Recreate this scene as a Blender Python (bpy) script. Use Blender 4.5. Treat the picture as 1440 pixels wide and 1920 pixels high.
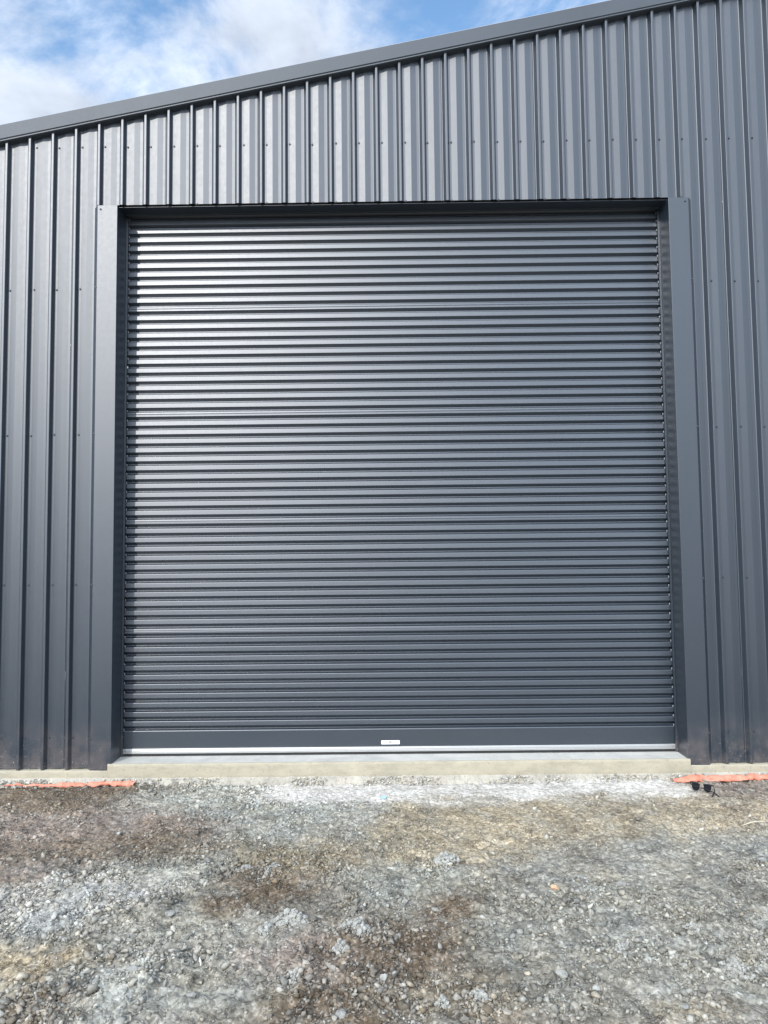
import bpy, math, random
import numpy as np
from mathutils import Matrix, Vector

for o in list(bpy.data.objects):
    bpy.data.objects.remove(o)
scn = bpy.context.scene
COL = scn.collection
R = math.radians
random.seed(7)
rng = np.random.default_rng(11)

# ------------------------------------------------------------------ camera
CAM = np.array([-.0564, -5.3242, 1.5204])
YAW, PITCH, ROLL, FPX = -.0062, .060, -.011, 1331.0
cy_, sy_ = math.cos(YAW), math.sin(YAW); cp_, sp_ = math.cos(PITCH), math.sin(PITCH)
FWD = np.array([sy_*cp_, cy_*cp_, sp_]); RT0 = np.array([cy_, -sy_, 0]); UP0 = np.cross(RT0, FWD)
RT = RT0*math.cos(ROLL)+UP0*math.sin(ROLL); UPV = -RT0*math.sin(ROLL)+UP0*math.cos(ROLL)
cam = bpy.data.cameras.new('camera'); cam_o = bpy.data.objects.new('camera', cam); COL.objects.link(cam_o)
cam.sensor_fit = 'HORIZONTAL'; cam.sensor_width = 36; cam.lens = 36*FPX/1440
cam.clip_start = .05; cam.clip_end = 2000
m = Matrix.Identity(4)
for i in range(3):
    m[i][0] = RT[i]; m[i][1] = UPV[i]; m[i][2] = -FWD[i]; m[i][3] = CAM[i]
cam_o.matrix_world = m
scn.camera = cam_o

def on_ground(px, py, z=-.17):          # where a point of the photograph lies on the ground
    d = FWD+RT*(px-720)/FPX-UPV*(py-960)/FPX
    t = (z-CAM[2])/d[2]; p = CAM+d*t
    return float(p[0]), float(p[1])

# ------------------------------------------------------------------ light
SUN = Vector((-.45, -1.0, .63)).normalized()         # towards the sun
SUN_EL = math.asin(SUN.z); SUN_AZ = math.atan2(SUN.x, SUN.y)
w = bpy.data.worlds.new('World'); scn.world = w; w.use_nodes = True
nt = w.node_tree; nt.nodes.clear()
N = nt.nodes.new; L = nt.links.new
out = N('ShaderNodeOutputWorld'); bg = N('ShaderNodeBackground'); bg.inputs['Strength'].default_value = .15
sky = N('ShaderNodeTexSky'); sky.sky_type = 'NISHITA'; sky.sun_disc = False
sky.sun_elevation = SUN_EL; sky.sun_rotation = SUN_AZ % (2*math.pi)
sky.air_density = 1.35; sky.dust_density = .5; sky.ozone_density = 2.2
tc = N('ShaderNodeTexCoord'); sep = N('ShaderNodeSeparateXYZ'); L(tc.outputs['Generated'], sep.inputs[0])
mz = N('ShaderNodeMath'); mz.operation = 'MAXIMUM'; L(sep.outputs['Z'], mz.inputs[0]); mz.inputs[1].default_value = .04
az = N('ShaderNodeMath'); az.operation = 'ADD'; L(mz.outputs[0], az.inputs[0]); az.inputs[1].default_value = .12
dx = N('ShaderNodeMath'); dx.operation = 'DIVIDE'; L(sep.outputs['X'], dx.inputs[0]); L(az.outputs[0], dx.inputs[1])
dy = N('ShaderNodeMath'); dy.operation = 'DIVIDE'; L(sep.outputs['Y'], dy.inputs[0]); L(az.outputs[0], dy.inputs[1])
cmb = N('ShaderNodeCombineXYZ'); L(dx.outputs[0], cmb.inputs[0]); L(dy.outputs[0], cmb.inputs[1]); cmb.inputs[2].default_value = 3.7
def wnoise(scale, detail, rough, dist, off):
    mp = N('ShaderNodeMapping'); mp.inputs['Location'].default_value = off; L(cmb.outputs[0], mp.inputs[0])
    n = N('ShaderNodeTexNoise'); n.inputs['Scale'].default_value = scale; n.inputs['Detail'].default_value = detail
    n.inputs['Roughness'].default_value = rough; n.inputs['Distortion'].default_value = dist
    L(mp.outputs[0], n.inputs['Vector']); return n
n1 = wnoise(2.6, 11, .61, .3, (-4.4852, 8.0416, -1.8641))
rmp = N('ShaderNodeMapRange'); rmp.interpolation_type = 'SMOOTHSTEP'
rmp.inputs['From Min'].default_value = .325; rmp.inputs['From Max'].default_value = .535
L(n1.outputs['Fac'], rmp.inputs['Value'])
n2 = wnoise(5.0, 6, .55, .1, (4.0, 2.0, 1.0))
crp = N('ShaderNodeMapRange'); crp.inputs['From Min'].default_value = .3; crp.inputs['From Max'].default_value = .7
crp.inputs['To Min'].default_value = 4.1; crp.inputs['To Max'].default_value = 6.1
L(n2.outputs['Fac'], crp.inputs['Value'])
ccol = N('ShaderNodeVectorMath'); ccol.operation = 'SCALE'; ccol.inputs[0].default_value = (.88, .98, 1.15); 
# clouds scatter forward: brighter towards the sun
dt = N('ShaderNodeVectorMath'); dt.operation = 'DOT_PRODUCT'; L(tc.outputs['Generated'], dt.inputs[0]); dt.inputs[1].default_value = SUN
fw = N('ShaderNodeMapRange'); fw.inputs['From Min'].default_value = -.2; fw.inputs['From Max'].default_value = 1.0; fw.inputs['To Min'].default_value = 1.0; fw.inputs['To Max'].default_value = 3.4; L(dt.outputs['Value'], fw.inputs['Value'])
cml = N('ShaderNodeMath'); cml.operation = 'MULTIPLY'; L(crp.outputs[0], cml.inputs[0]); L(fw.outputs[0], cml.inputs[1])
L(cml.outputs[0], ccol.inputs['Scale'])
mx = N('ShaderNodeMix'); mx.data_type = 'RGBA'; L(rmp.outputs[0], mx.inputs['Factor'])
hs = N('ShaderNodeHueSaturation'); hs.inputs['Saturation'].default_value = 1.12; hs.inputs['Value'].default_value = 1.4; L(sky.outputs[0], hs.inputs['Color']); L(hs.outputs[0], mx.inputs['A']); L(ccol.outputs[0], mx.inputs['B'])
L(mx.outputs['Result'], bg.inputs['Color']); L(bg.outputs[0], out.inputs[0])

sun = bpy.data.lights.new('sun', 'SUN'); sun.energy = 2.65; sun.angle = R(.9); sun.color = (1, .955, .885)
sun_o = bpy.data.objects.new('sun', sun); COL.objects.link(sun_o); sun_o.location = (-4, -9, 8)
sun_o.rotation_euler = (-SUN).to_track_quat('-Z', 'Y').to_euler()
vs = scn.view_settings; vs.view_transform = 'Standard'; vs.look = 'None'; vs.exposure = .29; vs.gamma = 1; vs.use_curve_mapping = False

# ------------------------------------------------------------------ materials
class Mat:
    def __init__(s, name):
        s.m = bpy.data.materials.new(name); s.m.use_nodes = True
        s.t = s.m.node_tree; s.b = s.t.nodes['Principled BSDF']
    def n(s, typ, **kw):
        x = s.t.nodes.new(typ)
        for k, v in kw.items():
            if k.startswith('_'): setattr(x, k[1:], v)
            else: x.inputs[k.replace('__', ' ')].default_value = v
        return x
    def l(s, a, b): s.t.links.new(a, b)
    def pos(s):
        g = s.n('ShaderNodeNewGeometry'); return g.outputs['Position']
    def noise(s, vec, scale, detail=4, rough=.5):
        x = s.n('ShaderNodeTexNoise'); x.inputs['Scale'].default_value = scale
        x.inputs['Detail'].default_value = detail; x.inputs['Roughness'].default_value = rough
        s.l(vec, x.inputs['Vector']); return x.outputs['Fac']
    def scaled(s, vec, sc):
        mp = s.n('ShaderNodeMapping'); mp.inputs['Scale'].default_value = sc; s.l(vec, mp.inputs[0]); return mp.outputs[0]
    def rng(s, v, a, b, c, d, smooth=False):
        x = s.n('ShaderNodeMapRange')
        for k, q in zip(('From Min', 'From Max', 'To Min', 'To Max'), (a, b, c, d)): x.inputs[k].default_value = q
        if smooth: x.interpolation_type = 'SMOOTHSTEP'
        s.l(v, x.inputs['Value']); return x.outputs[0]
    def mix(s, f, a, b, mode='MIX'):
        x = s.n('ShaderNodeMix'); x.data_type = 'RGBA'; x.blend_type = mode
        for key, q in (('Factor', f), ('A', a), ('B', b)):
            if isinstance(q, (int, float)): x.inputs[key].default_value = q
            elif isinstance(q, tuple): x.inputs[key].default_value = (*q, 1)
            else: s.l(q, x.inputs[key])
        return x.outputs['Result']
    def math(s, op, a, b):
        x = s.n('ShaderNodeMath'); x.operation = op
        for i, q in enumerate((a, b)):
            if isinstance(q, (int, float)): x.inputs[i].default_value = q
            else: s.l(q, x.inputs[i])
        return x.outputs[0]
    def bump(s, h, strength, dist, chain=None):
        x = s.n('ShaderNodeBump'); x.inputs['Strength'].default_value = strength; x.inputs['Distance'].default_value = dist
        s.l(h, x.inputs['Height'])
        if chain is not None: s.l(chain, x.inputs['Normal'])
        return x.outputs[0]

def painted_steel(name, base, rough, ior, wave_scale, wave, dirt=True):
    M = Mat(name); p = M.pos()
    sub = M.noise(M.scaled(p, (1.2, 1.2, .5)), 2.0, 3)
    col = M.mix(M.rng(sub, .3, .7, 0, 1), tuple(c*.94 for c in base), tuple(c*1.06 for c in base))
    rg = M.rng(M.noise(p, 30, 5, .6), .3, .7, rough-.015, rough+.015)
    if dirt:      # splashed mud and cement near the bottom, faint rubs higher up
        z = M.n('ShaderNodeSeparateXYZ'); M.l(p, z.inputs[0])
        low = M.rng(z.outputs['Z'], -.05, .42, 1, 0)
        sp = M.noise(p, 95, 2, .5)
        thr = M.math('ADD', M.math('MULTIPLY', low, .125), sp)
        spots = M.rng(thr, .77, .82, 0, 1)
        col = M.mix(M.math('MULTIPLY', spots, .75), col, (.36, .33, .29))
        film = M.math('MULTIPLY', M.rng(z.outputs['Z'], -.05, .34, 1, 0), M.rng(M.noise(p, 6, 6, .7), .40, .7, 0, .6))
        col = M.mix(film, col, (.17, .135, .12))
        rg = M.math('MAXIMUM', rg, M.math('MULTIPLY', spots, .85))
    h = M.noise(M.scaled(p, wave_scale), 1.0, 2, .5)
    fine = M.noise(p, 900, 2, .5)
    b = M.bump(h, 1.0, wave)
    b = M.bump(fine, .06, .001, b)
    dif = M.n('ShaderNodeBsdfDiffuse'); M.l(col, dif.inputs['Color']); M.l(b, dif.inputs['Normal'])
    gls = M.n('ShaderNodeBsdfAnisotropic'); gls.distribution = 'BECKMANN'; gls.inputs['Color'].default_value = (.95, .97, 1, 1)
    M.l(rg, gls.inputs['Roughness']); M.l(b, gls.inputs['Normal'])
    fr = M.n('ShaderNodeFresnel'); fr.inputs['IOR'].default_value = ior; M.l(b, fr.inputs['Normal'])
    ms = M.n('ShaderNodeMixShader'); M.l(fr.outputs[0], ms.inputs[0]); M.l(dif.outputs[0], ms.inputs[1]); M.l(gls.outputs[0], ms.inputs[2])
    o_ = [q for q in M.t.nodes if q.type == 'OUTPUT_MATERIAL'][0]; M.l(ms.outputs[0], o_.inputs['Surface']); M.t.nodes.remove(M.b)
    return M.m

STEEL = (.015, .022, .031)
m_clad = painted_steel('painted_wall_steel', STEEL, .45, 1.76, (9, 9, 2.2), .0007)
m_flash = painted_steel('painted_flashing_steel', STEEL, .45, 1.76, (5, 5, 1.6), .0010)
m_slat = painted_steel('painted_door_steel', STEEL, .425, 1.92, (1.1, 3, 3), .0022, dirt=False)
m_barge = painted_steel('barge_steel_lit_tone', (.055, .066, .080), .5, 1.5, (2, 2, 2), .0015, dirt=False)  # same steel as the walls; lighter base stands in for its lit tone

M = Mat('screw_paint'); M.b.inputs['Base Color'].default_value = (.03, .034, .04, 1); M.b.inputs['Roughness'].default_value = .55; m_screw = M.m
M = Mat('gap_shade_dark'); M.b.inputs['Base Color'].default_value = (.03, .032, .035, 1); M.b.inputs['Roughness'].default_value = .8; m_dark = M.m  # near-black colour standing in for shade in the head gap
M = Mat('black_rubber'); M.b.inputs['Base Color'].default_value = (.012, .012, .012, 1); M.b.inputs['Roughness'].default_value = .7; m_rubber = M.m
M = Mat('mill_aluminium'); p = M.pos()
M.b.inputs['Metallic'].default_value = 1; M.b.inputs['Base Color'].default_value = (.50, .50, .49, 1)
M.l(M.rng(M.noise(M.scaled(p, (4, 60, 400)), 1.0, 3), .3, .7, .38, .55), M.b.inputs['Roughness']); m_alu = M.m
M = Mat('zinc_clip'); M.b.inputs['Metallic'].default_value = .5; M.b.inputs['Base Color'].default_value = (.36, .37, .38, 1); M.b.inputs['Roughness'].default_value = .45; m_zinc = M.m
M = Mat('white_sticker'); M.b.inputs['Base Color'].default_value = (.80, .82, .82, 1); M.b.inputs['Roughness'].default_value = .4; m_white = M.m
M = Mat('black_ink'); M.b.inputs['Base Color'].default_value = (.015, .02, .02, 1); M.b.inputs['Roughness'].default_value = .5; m_ink = M.m
M = Mat('grey_ink'); M.b.inputs['Base Color'].default_value = (.09, .10, .10, 1); M.b.inputs['Roughness'].default_value = .5; m_ink2 = M.m

def concrete(name, a, b, bump, speck=.0):
    M = Mat(name); p = M.pos()
    f = M.rng(M.noise(p, 5, 6, .65), .32, .68, 0, 1)
    col = M.mix(f, a, b)
    st = M.rng(M.noise(M.scaled(p, (2.2, 2.2, 9)), 2.0, 6, .68), .48, .70, 0, .7)
    col = M.mix(st, col, tuple(c*.62 for c in a))
    pit = M.rng(M.noise(p, 60, 3, .6), .62, .68, 0, speck)
    col = M.mix(pit, col, (.16, .15, .13))
    g = M.noise(p, 260, 3, .6)
    col = M.mix(M.rng(g, .3, .7, .0, .25), col, tuple(c*.7 for c in b))
    M.l(col, M.b.inputs['Base Color']); M.b.inputs['Roughness'].default_value = .9
    bb = M.bump(M.noise(p, 40, 5, .6), .5, bump); bb = M.bump(g, .4, .002, bb); M.l(bb, M.b.inputs['Normal'])
    return M.m
m_sill = concrete('trowelled_concrete', (.52, .51, .46), (.40, .40, .375), .002, .3)
m_edge = concrete('formed_concrete', (.385, .35, .26), (.315, .288, .22), .003, .5)
m_foot = concrete('spilled_concrete', (.46, .43, .36), (.30, .28, .235), .03, 1.0)

def earth(name, attr, grit):
    M = Mat(name); p = M.pos()
    a = M.n('ShaderNodeAttribute'); a.attribute_name = attr
    c = a.outputs['Color']
    n = M.noise(p, 40, 4, .55)
    c = M.mix(M.rng(n, .33, .67, 0, 1), M.mix(1.0, c, (.66, .64, .62), 'MULTIPLY'), M.mix(1.0, c, (1.24, 1.24, 1.24), 'MULTIPLY'))
    if grit:
        vo = M.n('ShaderNodeTexVoronoi'); vo.inputs['Scale'].default_value = 85; M.l(p, vo.inputs['Vector'])
        vc = M.n('ShaderNodeSeparateColor'); M.l(vo.outputs['Color'], vc.inputs[0])
        pale = M.rng(vc.outputs[0], .80, .9, 0, .42)
        c = M.mix(pale, c, M.mix(.45, M.mix(1.0, c, (1.8, 1.8, 1.8), 'MULTIPLY'), (.45, .43, .39)))
        dark = M.math('MULTIPLY', M.rng(vc.outputs[1], .80, .95, 0, .55), M.rng(a.outputs['Alpha'], 0, 1, 1, .5))
        c = M.mix(dark, c, M.mix(1.0, c, (.45, .43, .42), 'MULTIPLY'))
        v2 = M.n('ShaderNodeTexVoronoi'); v2.inputs['Scale'].default_value = 62
        jit = M.n('ShaderNodeVectorMath'); jit.operation = 'ADD'; M.l(p, jit.inputs[0])
        jn = M.n('ShaderNodeTexNoise'); jn.inputs['Scale'].default_value = 40; M.l(p, jn.inputs['Vector'])
        jsc = M.n('ShaderNodeVectorMath'); jsc.operation = 'SCALE'; jsc.inputs['Scale'].default_value = .0035; M.l(jn.outputs['Color'], jsc.inputs[0]); M.l(jsc.outputs[0], jit.inputs[1])
        M.l(jit.outputs[0], v2.inputs['Vector'])
        w2 = M.n('ShaderNodeSeparateColor'); M.l(v2.outputs['Color'], w2.inputs[0])
        tone = M.rng(w2.outputs[2], 0, 1, .76, 1.24)
        tone = M.math('ADD', M.math('MULTIPLY', M.math('SUBTRACT', tone, 1.0), M.rng(a.outputs['Alpha'], 0, 1, 1, .35)), 1.0)
        tv = M.n('ShaderNodeCombineColor'); [M.l(tone, tv.inputs[i]) for i in range(3)]
        c = M.mix(1.0, c, tv.outputs[0], 'MULTIPLY')
        h = M.math('SUBTRACT', 1.0, M.math('MULTIPLY', vo.outputs['Distance'], 1.0))
        h2 = M.math('SUBTRACT', 1.0, v2.outputs['Distance'])
        b = M.bump(M.noise(p, 30, 3, .5), .4, .008)
        b = M.bump(h2, .45, .010, b)
        b = M.bump(h, .35, .006, b)
    else:
        b = M.bump(M.noise(p, 70, 3, .5), .5, .006)
    M.l(c, M.b.inputs['Base Color']); M.b.inputs['Roughness'].default_value = .95
    M.b.inputs['Specular IOR Level'].default_value = .2
    M.l(b, M.b.inputs['Normal'])
    return M.m
m_ground = earth('crushed_rock_ground', 'soil', True)
m_chip = earth('crushed_rock_chip', 'soil', False)
def rock(name, a, b):
    M = Mat(name); p = M.pos()
    f = M.noise(p, 45, 6, .65)
    c = M.mix(M.rng(f, .35, .65, 0, 1), a, b)
    M.l(c, M.b.inputs['Base Color']); M.b.inputs['Roughness'].default_value = .93; M.b.inputs['Specular IOR Level'].default_value = .2
    bb = M.bump(M.noise(p, 130, 6, .7), .9, .008); M.l(bb, M.b.inputs['Normal']); return M.m
m_clod = rock('pale_clod', (.26, .26, .235), (.41, .41, .375))
m_grey = rock('grey_stone', (.21, .21, .195), (.33, .33, .31))
m_tan = rock('orange_stone', (.52, .30, .17), (.62, .45, .30))
m_tan2 = rock('buff_stone', (.40, .34, .24), (.52, .46, .36))
M = Mat('orange_membrane'); p = M.pos()
c = M.mix(M.rng(M.noise(p, 14, 5, .6), .35, .65, 0, 1), (.54, .165, .10), (.56, .21, .14))
c = M.mix(M.rng(M.noise(p, 120, 3, .6), .58, .72, 0, .6), c, (.62, .42, .30))
M.l(c, M.b.inputs['Base Color']); M.b.inputs['Roughness'].default_value = .55
M.l(M.bump(M.noise(p, 50, 4), .6, .004), M.b.inputs['Normal']); m_orange = M.m
M = Mat('black_plastic_gloss'); M.b.inputs['Base Color'].default_value = (.010, .010, .011, 1); M.b.inputs['Roughness'].default_value = .35; M.b.inputs['Specular IOR Level'].default_value = .25; m_blackgloss = M.m
M = Mat('dark_lens'); M.b.inputs['Base Color'].default_value = (.005, .005, .006, 1); M.b.inputs['Roughness'].default_value = .2; M.b.inputs['Specular IOR Level'].default_value = .12; m_lens = M.m
M = Mat('grey_wire'); M.b.inputs['Base Color'].default_value = (.30, .30, .27, 1); M.b.inputs['Metallic'].default_value = .8; M.b.inputs['Roughness'].default_value = .4; m_wire = M.m
M = Mat('dry_stick'); M.b.inputs['Base Color'].default_value = (.55, .50, .38, 1); M.b.inputs['Roughness'].default_value = .8; m_stick = M.m
M = Mat('white_plastic'); M.b.inputs['Base Color'].default_value = (.74, .74, .70, 1); M.b.inputs['Roughness'].default_value = .5; m_wplastic = M.m
M = Mat('blue_plastic'); M.b.inputs['Base Color'].default_value = (.30, .50, .55, 1); M.b.inputs['Roughness'].default_value = .5; m_blue = M.m

# ------------------------------------------------------------------ helpers
def mesh_obj(name, verts, faces, mats, parent=None, mat_idx=None, smooth=False):
    me = bpy.data.meshes.new(name); me.from_pydata([tuple(v) for v in verts], [], [tuple(f) for f in faces])
    for q in (mats if isinstance(mats, (list, tuple)) else [mats]): me.materials.append(q)
    if mat_idx is not None: me.polygons.foreach_set('material_index', mat_idx)
    if smooth: me.polygons.foreach_set('use_smooth', [True]*len(me.polygons))
    me.update()
    o = bpy.data.objects.new(name, me); COL.objects.link(o)
    if parent is not None: o.parent = parent
    return o
def dup(o, name, parent, loc=None, rot=None):
    c = o.copy(); c.name = name; COL.objects.link(c); c.parent = parent
    if loc is not None: c.location = loc
    if rot is not None: c.rotation_euler = rot
    return c
def empty(name, loc=(0, 0, 0), parent=None):
    o = bpy.data.objects.new(name, None); COL.objects.link(o); o.location = loc; o.empty_display_size = .1
    if parent is not None: o.parent = parent
    return o
def tag(o, label, cat, group=None):
    o['label'] = label; o['category'] = cat
    if group: o['group'] = group
    return o
class MB:
    def __init__(s): s.v = []; s.f = []; s.mi = []
    def box(s, x0, x1, y0, y1, z0, z1, mi=0):
        k = len(s.v)
        s.v += [(x0, y0, z0), (x1, y0, z0), (x1, y1, z0), (x0, y1, z0), (x0, y0, z1), (x1, y0, z1), (x1, y1, z1), (x0, y1, z1)]
        s.f += [(k, k+3, k+2, k+1), (k+4, k+5, k+6, k+7), (k, k+1, k+5, k+4), (k+1, k+2, k+6, k+5), (k+2, k+3, k+7, k+6), (k+3, k, k+4, k+7)]
        s.mi += [mi]*6
    def poly(s, pts, mi=0):
        k = len(s.v); s.v += pts; s.f.append(tuple(range(k, k+len(pts)))); s.mi.append(mi)
    def tube(s, pts, radii, seg=8, mi=0):
        pts = [Vector(p) for p in pts]; k = len(s.v)
        for i, p in enumerate(pts):
            t = (pts[min(i+1, len(pts)-1)]-pts[max(i-1, 0)]).normalized()
            a = t.cross(Vector((0, 0, 1)));  a = a if a.length > 1e-3 else t.cross(Vector((0, 1, 0))); a.normalize(); b = t.cross(a)
            r = radii[i] if hasattr(radii, '__len__') else radii
            s.v += [tuple(p+(a*math.cos(q)+b*math.sin(q))*r) for q in (2*math.pi*j/seg for j in range(seg))]
        for i in range(len(pts)-1):
            for j in range(seg):
                q = (j+1) % seg
                s.f.append((k+i*seg+j, k+i*seg+q, k+(i+1)*seg+q, k+(i+1)*seg+j)); s.mi.append(mi)
        s.f.append(tuple(k+j for j in range(seg))); s.mi.append(mi)
        e = k+(len(pts)-1)*seg; s.f.append(tuple(e+seg-1-j for j in range(seg))); s.mi.append(mi)
    def build(s, name, mats, parent=None, smooth=False): return mesh_obj(name, s.v, s.f, mats, parent, s.mi, smooth)
def fillet(pts, radii, seg=4):
    """round the corners of an open 2-D polyline"""
    res = [pts[0]]
    for i in range(1, len(pts)-1):
        a, b, c = (np.array(q, float) for q in (pts[i-1], pts[i], pts[i+1])); r = radii[i]
        u = a-b; v = c-b; lu, lv = np.linalg.norm(u), np.linalg.norm(v); u /= lu; v /= lv
        ang = math.acos(max(-1, min(1, u@v)))
        if r <= 0 or abs(math.pi-ang) < .02: res.append(tuple(b)); continue
        d = min(r/math.tan(ang/2), lu*.48, lv*.48)
        p0, p1 = b+u*d, b+v*d
        for j in range(seg+1):
            t = j/seg; res.append(tuple((1-t)**2*p0+2*t*(1-t)*b+t*t*p1))
    res.append(pts[-1]); return res
def noise2(x, y, cell, seed):
    """smooth value noise in -1..1 on arrays"""
    g = np.random.default_rng(seed).uniform(-1, 1, (256, 256))
    fx = x/cell+97.3; fy = y/cell+131.7
    ix = np.floor(fx).astype(int); iy = np.floor(fy).astype(int)
    tx = fx-ix; ty = fy-iy; tx = tx*tx*(3-2*tx); ty = ty*ty*(3-2*ty)
    g00 = g[ix % 256, iy % 256]; g10 = g[(ix+1) % 256, iy % 256]; g01 = g[ix % 256, (iy+1) % 256]; g11 = g[(ix+1) % 256, (iy+1) % 256]
    return (g00*(1-tx)+g10*tx)*(1-ty)+(g01*(1-tx)+g11*tx)*ty
def fbm(x, y, cell, seed, octv=4, gain=.55):
    s = 0; a = 1; n = 0
    for k in range(octv):
        s = s+a*noise2(x, y, cell/2**k, seed+k*17); n += a; a *= gain
    return s/n

# ------------------------------------------------------------------ ground: colours and heights
ZONES = []   # photo x, photo y, radius in x, radius in y, colour, weight
def zone(px, py, rx, ry, col, wgt=1.0):
    x, y = on_ground(px, py); x1, _ = on_ground(px+rx, py); _, ya = on_ground(px, py+ry); _, yb = on_ground(px, max(py-ry, 1445))
    ZONES.append((x, y, abs(x1-x), max(.5*(abs(ya-y)+abs(yb-y)), .05), col, wgt))
GREY = (.235, .235, .212); PALE = (.37, .38, .355); TAN = (.315, .28, .215); BROWN = (.132, .107, .081); DKB = (.104, .083, .062); PINK = (.20, .17, .15)
for a in [(100, 1500, 190, 26, BROWN, 1.6), (60, 1555, 210, 40, PINK, 1.0), (150, 1590, 180, 28, BROWN, 1.0), (330, 1545, 130, 20, PINK, .7), (60, 1640, 110, 26, PINK, .8),
          (330, 1560, 60, 14, DKB, .6), (380, 1500, 130, 22, PALE, 1.0), (520, 1530, 130, 30, (.30, .31, .285), 1.0), (640, 1540, 90, 26, (.29, .29, .265), .8),
          (300, 1640, 160, 40, (.31, .315, .29), 1.1), (60, 1700, 110, 40, (.36, .365, .35), 1.0), (220, 1670, 80, 26, (.40, .40, .39), .8),
          (330, 1740, 150, 40, GREY, 1.0), (470, 1650, 110, 40, DKB, 1.3), (530, 1610, 100, 30, (.19, .165, .12), 1.0), (420, 1700, 60, 30, BROWN, .7),
          (55, 1800, 44, 32, (.37, .315, .23), 1.7), (180, 1870, 100, 36, PALE, 1.1), (60, 1890, 80, 30, BROWN, .7), (330, 1850, 130, 50, GREY, 1.0),
          (570, 1800, 120, 50, PINK, 1.0), (600, 1880, 120, 40, DKB, .9), (500, 1840, 70, 40, GREY, .9), (690, 1850, 80, 50, DKB, .9), (690, 1780, 90, 26, BROWN, .9),
          (900, 1540, 190, 34, TAN, 1.4), (1150, 1530, 200, 30, (.33, .295, .23), 1.4), (1380, 1520, 110, 26, (.30, .265, .21), 1.2), (760, 1570, 80, 26, (.27, .245, .19), .9),
          (880, 1600, 130, 20, TAN, .8), (1400, 1485, 80, 12, PINK, .9),
          (800, 1640, 60, 30, (.27, .28, .255), .9), (740, 1660, 70, 30, (.25, .255, .235), .8),
          (1150, 1620, 200, 36, (.225, .222, .20), 1.0), (1350, 1600, 140, 40, (.25, .248, .225), 1.0), (1250, 1750, 240, 90, (.245, .245, .222), 1.4),
          (1060, 1700, 130, 60, GREY, 1.0), (860, 1700, 70, 30, BROWN, .9), (800, 1780, 110, 44, DKB, 1.4), (960, 1790, 80, 40, GREY, .8),
          (860, 1870, 120, 36, (.17, .145, .11), .9), (1060, 1870, 130, 40, (.23, .225, .20), .9), (1370, 1890, 110, 30, (.22, .205, .175), .9), (1260, 1900, 40, 16, TAN, .6)]:
    zone(*a)
ZONES.append((3.6, -1.2, 1.1, 1.0, GREY, 1)); ZONES.append((-3.6, -.9, 1.0, .8, PINK, 1)); ZONES.append((-3.2, -2.4, 1.2, .9, GREY, 1)); ZONES.append((3.0, -2.8, 1.2, .9, GREY, 1)); ZONES.append((0, -3.6, 2.5, .6, PINK, 1))
WHITE = np.array((.60, .595, .575))
def white_mask(x, y):       # dried cement slurry in front of the sill
    e = fbm(x, y*2, .35, 501, 4)
    edge = -.36+.14*e-.10*np.exp(-((x+.35)/.55)**2)-.02*np.sin(x*3)
    band = 1/(1+np.exp(-(y-edge)/.032))
    left = 1/(1+np.exp(-(x+1.0+.18*e)/.06)); right = 1/(1+np.exp((x-2.0+.15*e)/.05))
    return band*left*right
def soil(x, y):
    wx = x+.22*fbm(x, y, .5, 31, 5, .65); wy = y+.15*fbm(x, y, .5, 61, 5, .65)
    fields = [np.exp(2.0*fbm(x, y, .10, 1000+37*i, 4, .8)) for i in range(7)]
    tot = np.full(x.shape, .05); c = np.array((.21, .20, .175))*.05*np.ones(x.shape+(3,))
    for zi, (zx, zy, rx, ry, col, wg) in enumerate(ZONES):
        q = wg*np.exp(-.5*((wx-zx)/(rx*.62))**2-.5*((wy-zy)/(ry*.62))**2); q = q**1.4*fields[zi % 7]
        tot = tot+q; c = c+q[..., None]*np.array(col)
    c = c/tot[..., None]
    n = fbm(x, y, .22, 91, 5, .7)[..., None]; c = c*(1.06+.55*n)
    hue = fbm(x, y, .12, 131, 4, .6)[..., None]; c = c*(1+hue*np.array((.07, 0, -.09)))
    spots = np.clip((fbm(x, y, .07, 171, 4, .7)-.22)/.2, 0, 1)[..., None]
    c = c*(1-.35*spots)+.35*spots*np.array((.36, .36, .34))
    dk = np.clip((fbm(x, y, .11, 211, 4, .7)-.2)/.25, 0, 1)[..., None]
    c = c*(1-.38*dk)
    wm = white_mask(x, y); wm = wm*np.clip(.86+.5*fbm(x, y, .09, 251, 4, .7), 0, 1); wm = wm[..., None]
    c = c*(1-wm)+wm*WHITE*(1+.10*n)
    m_ = c.mean(-1, keepdims=True); c = .85*(m_+1.15*(c-m_))*np.array((1.02, 1.0, .955))
    return np.clip(c, .02, .75)
def smoothness(x, y):       # compacted fines are smoother than loose rock
    t = np.exp(-.5*((x-1.0)/1.2)**2-.5*((y+.62)/.42)**2)+.5*np.exp(-.5*((x+2.0)/.8)**2-.5*((y+.5)/.4)**2)
    return np.clip(np.maximum(t*.85, white_mask(x, y)), 0, 1)
CR = []
for px, py, rx, ry in ((120, 1700, 190, 50), (330, 1630, 150, 30), (300, 1810, 230, 60), (540, 1750, 120, 40), (660, 1745, 70, 40), (600, 1830, 160, 40), (80, 1880, 120, 40), (830, 1620, 50, 24), (1090, 1690, 120, 40), (1250, 1770, 200, 60), (960, 1860, 150, 40), (840, 1880, 100, 30), (1350, 1850, 100, 50), (450, 1495, 130, 20), (520, 1630, 90, 24), (1400, 1620, 80, 30)):
    cx_, cy0 = on_ground(px, py); cx1, _ = on_ground(px+rx, py); _, cy1 = on_ground(px, py+ry); CR.append((cx_, cy0, abs(cx1-cx_), abs(cy1-cy0)))
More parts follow.
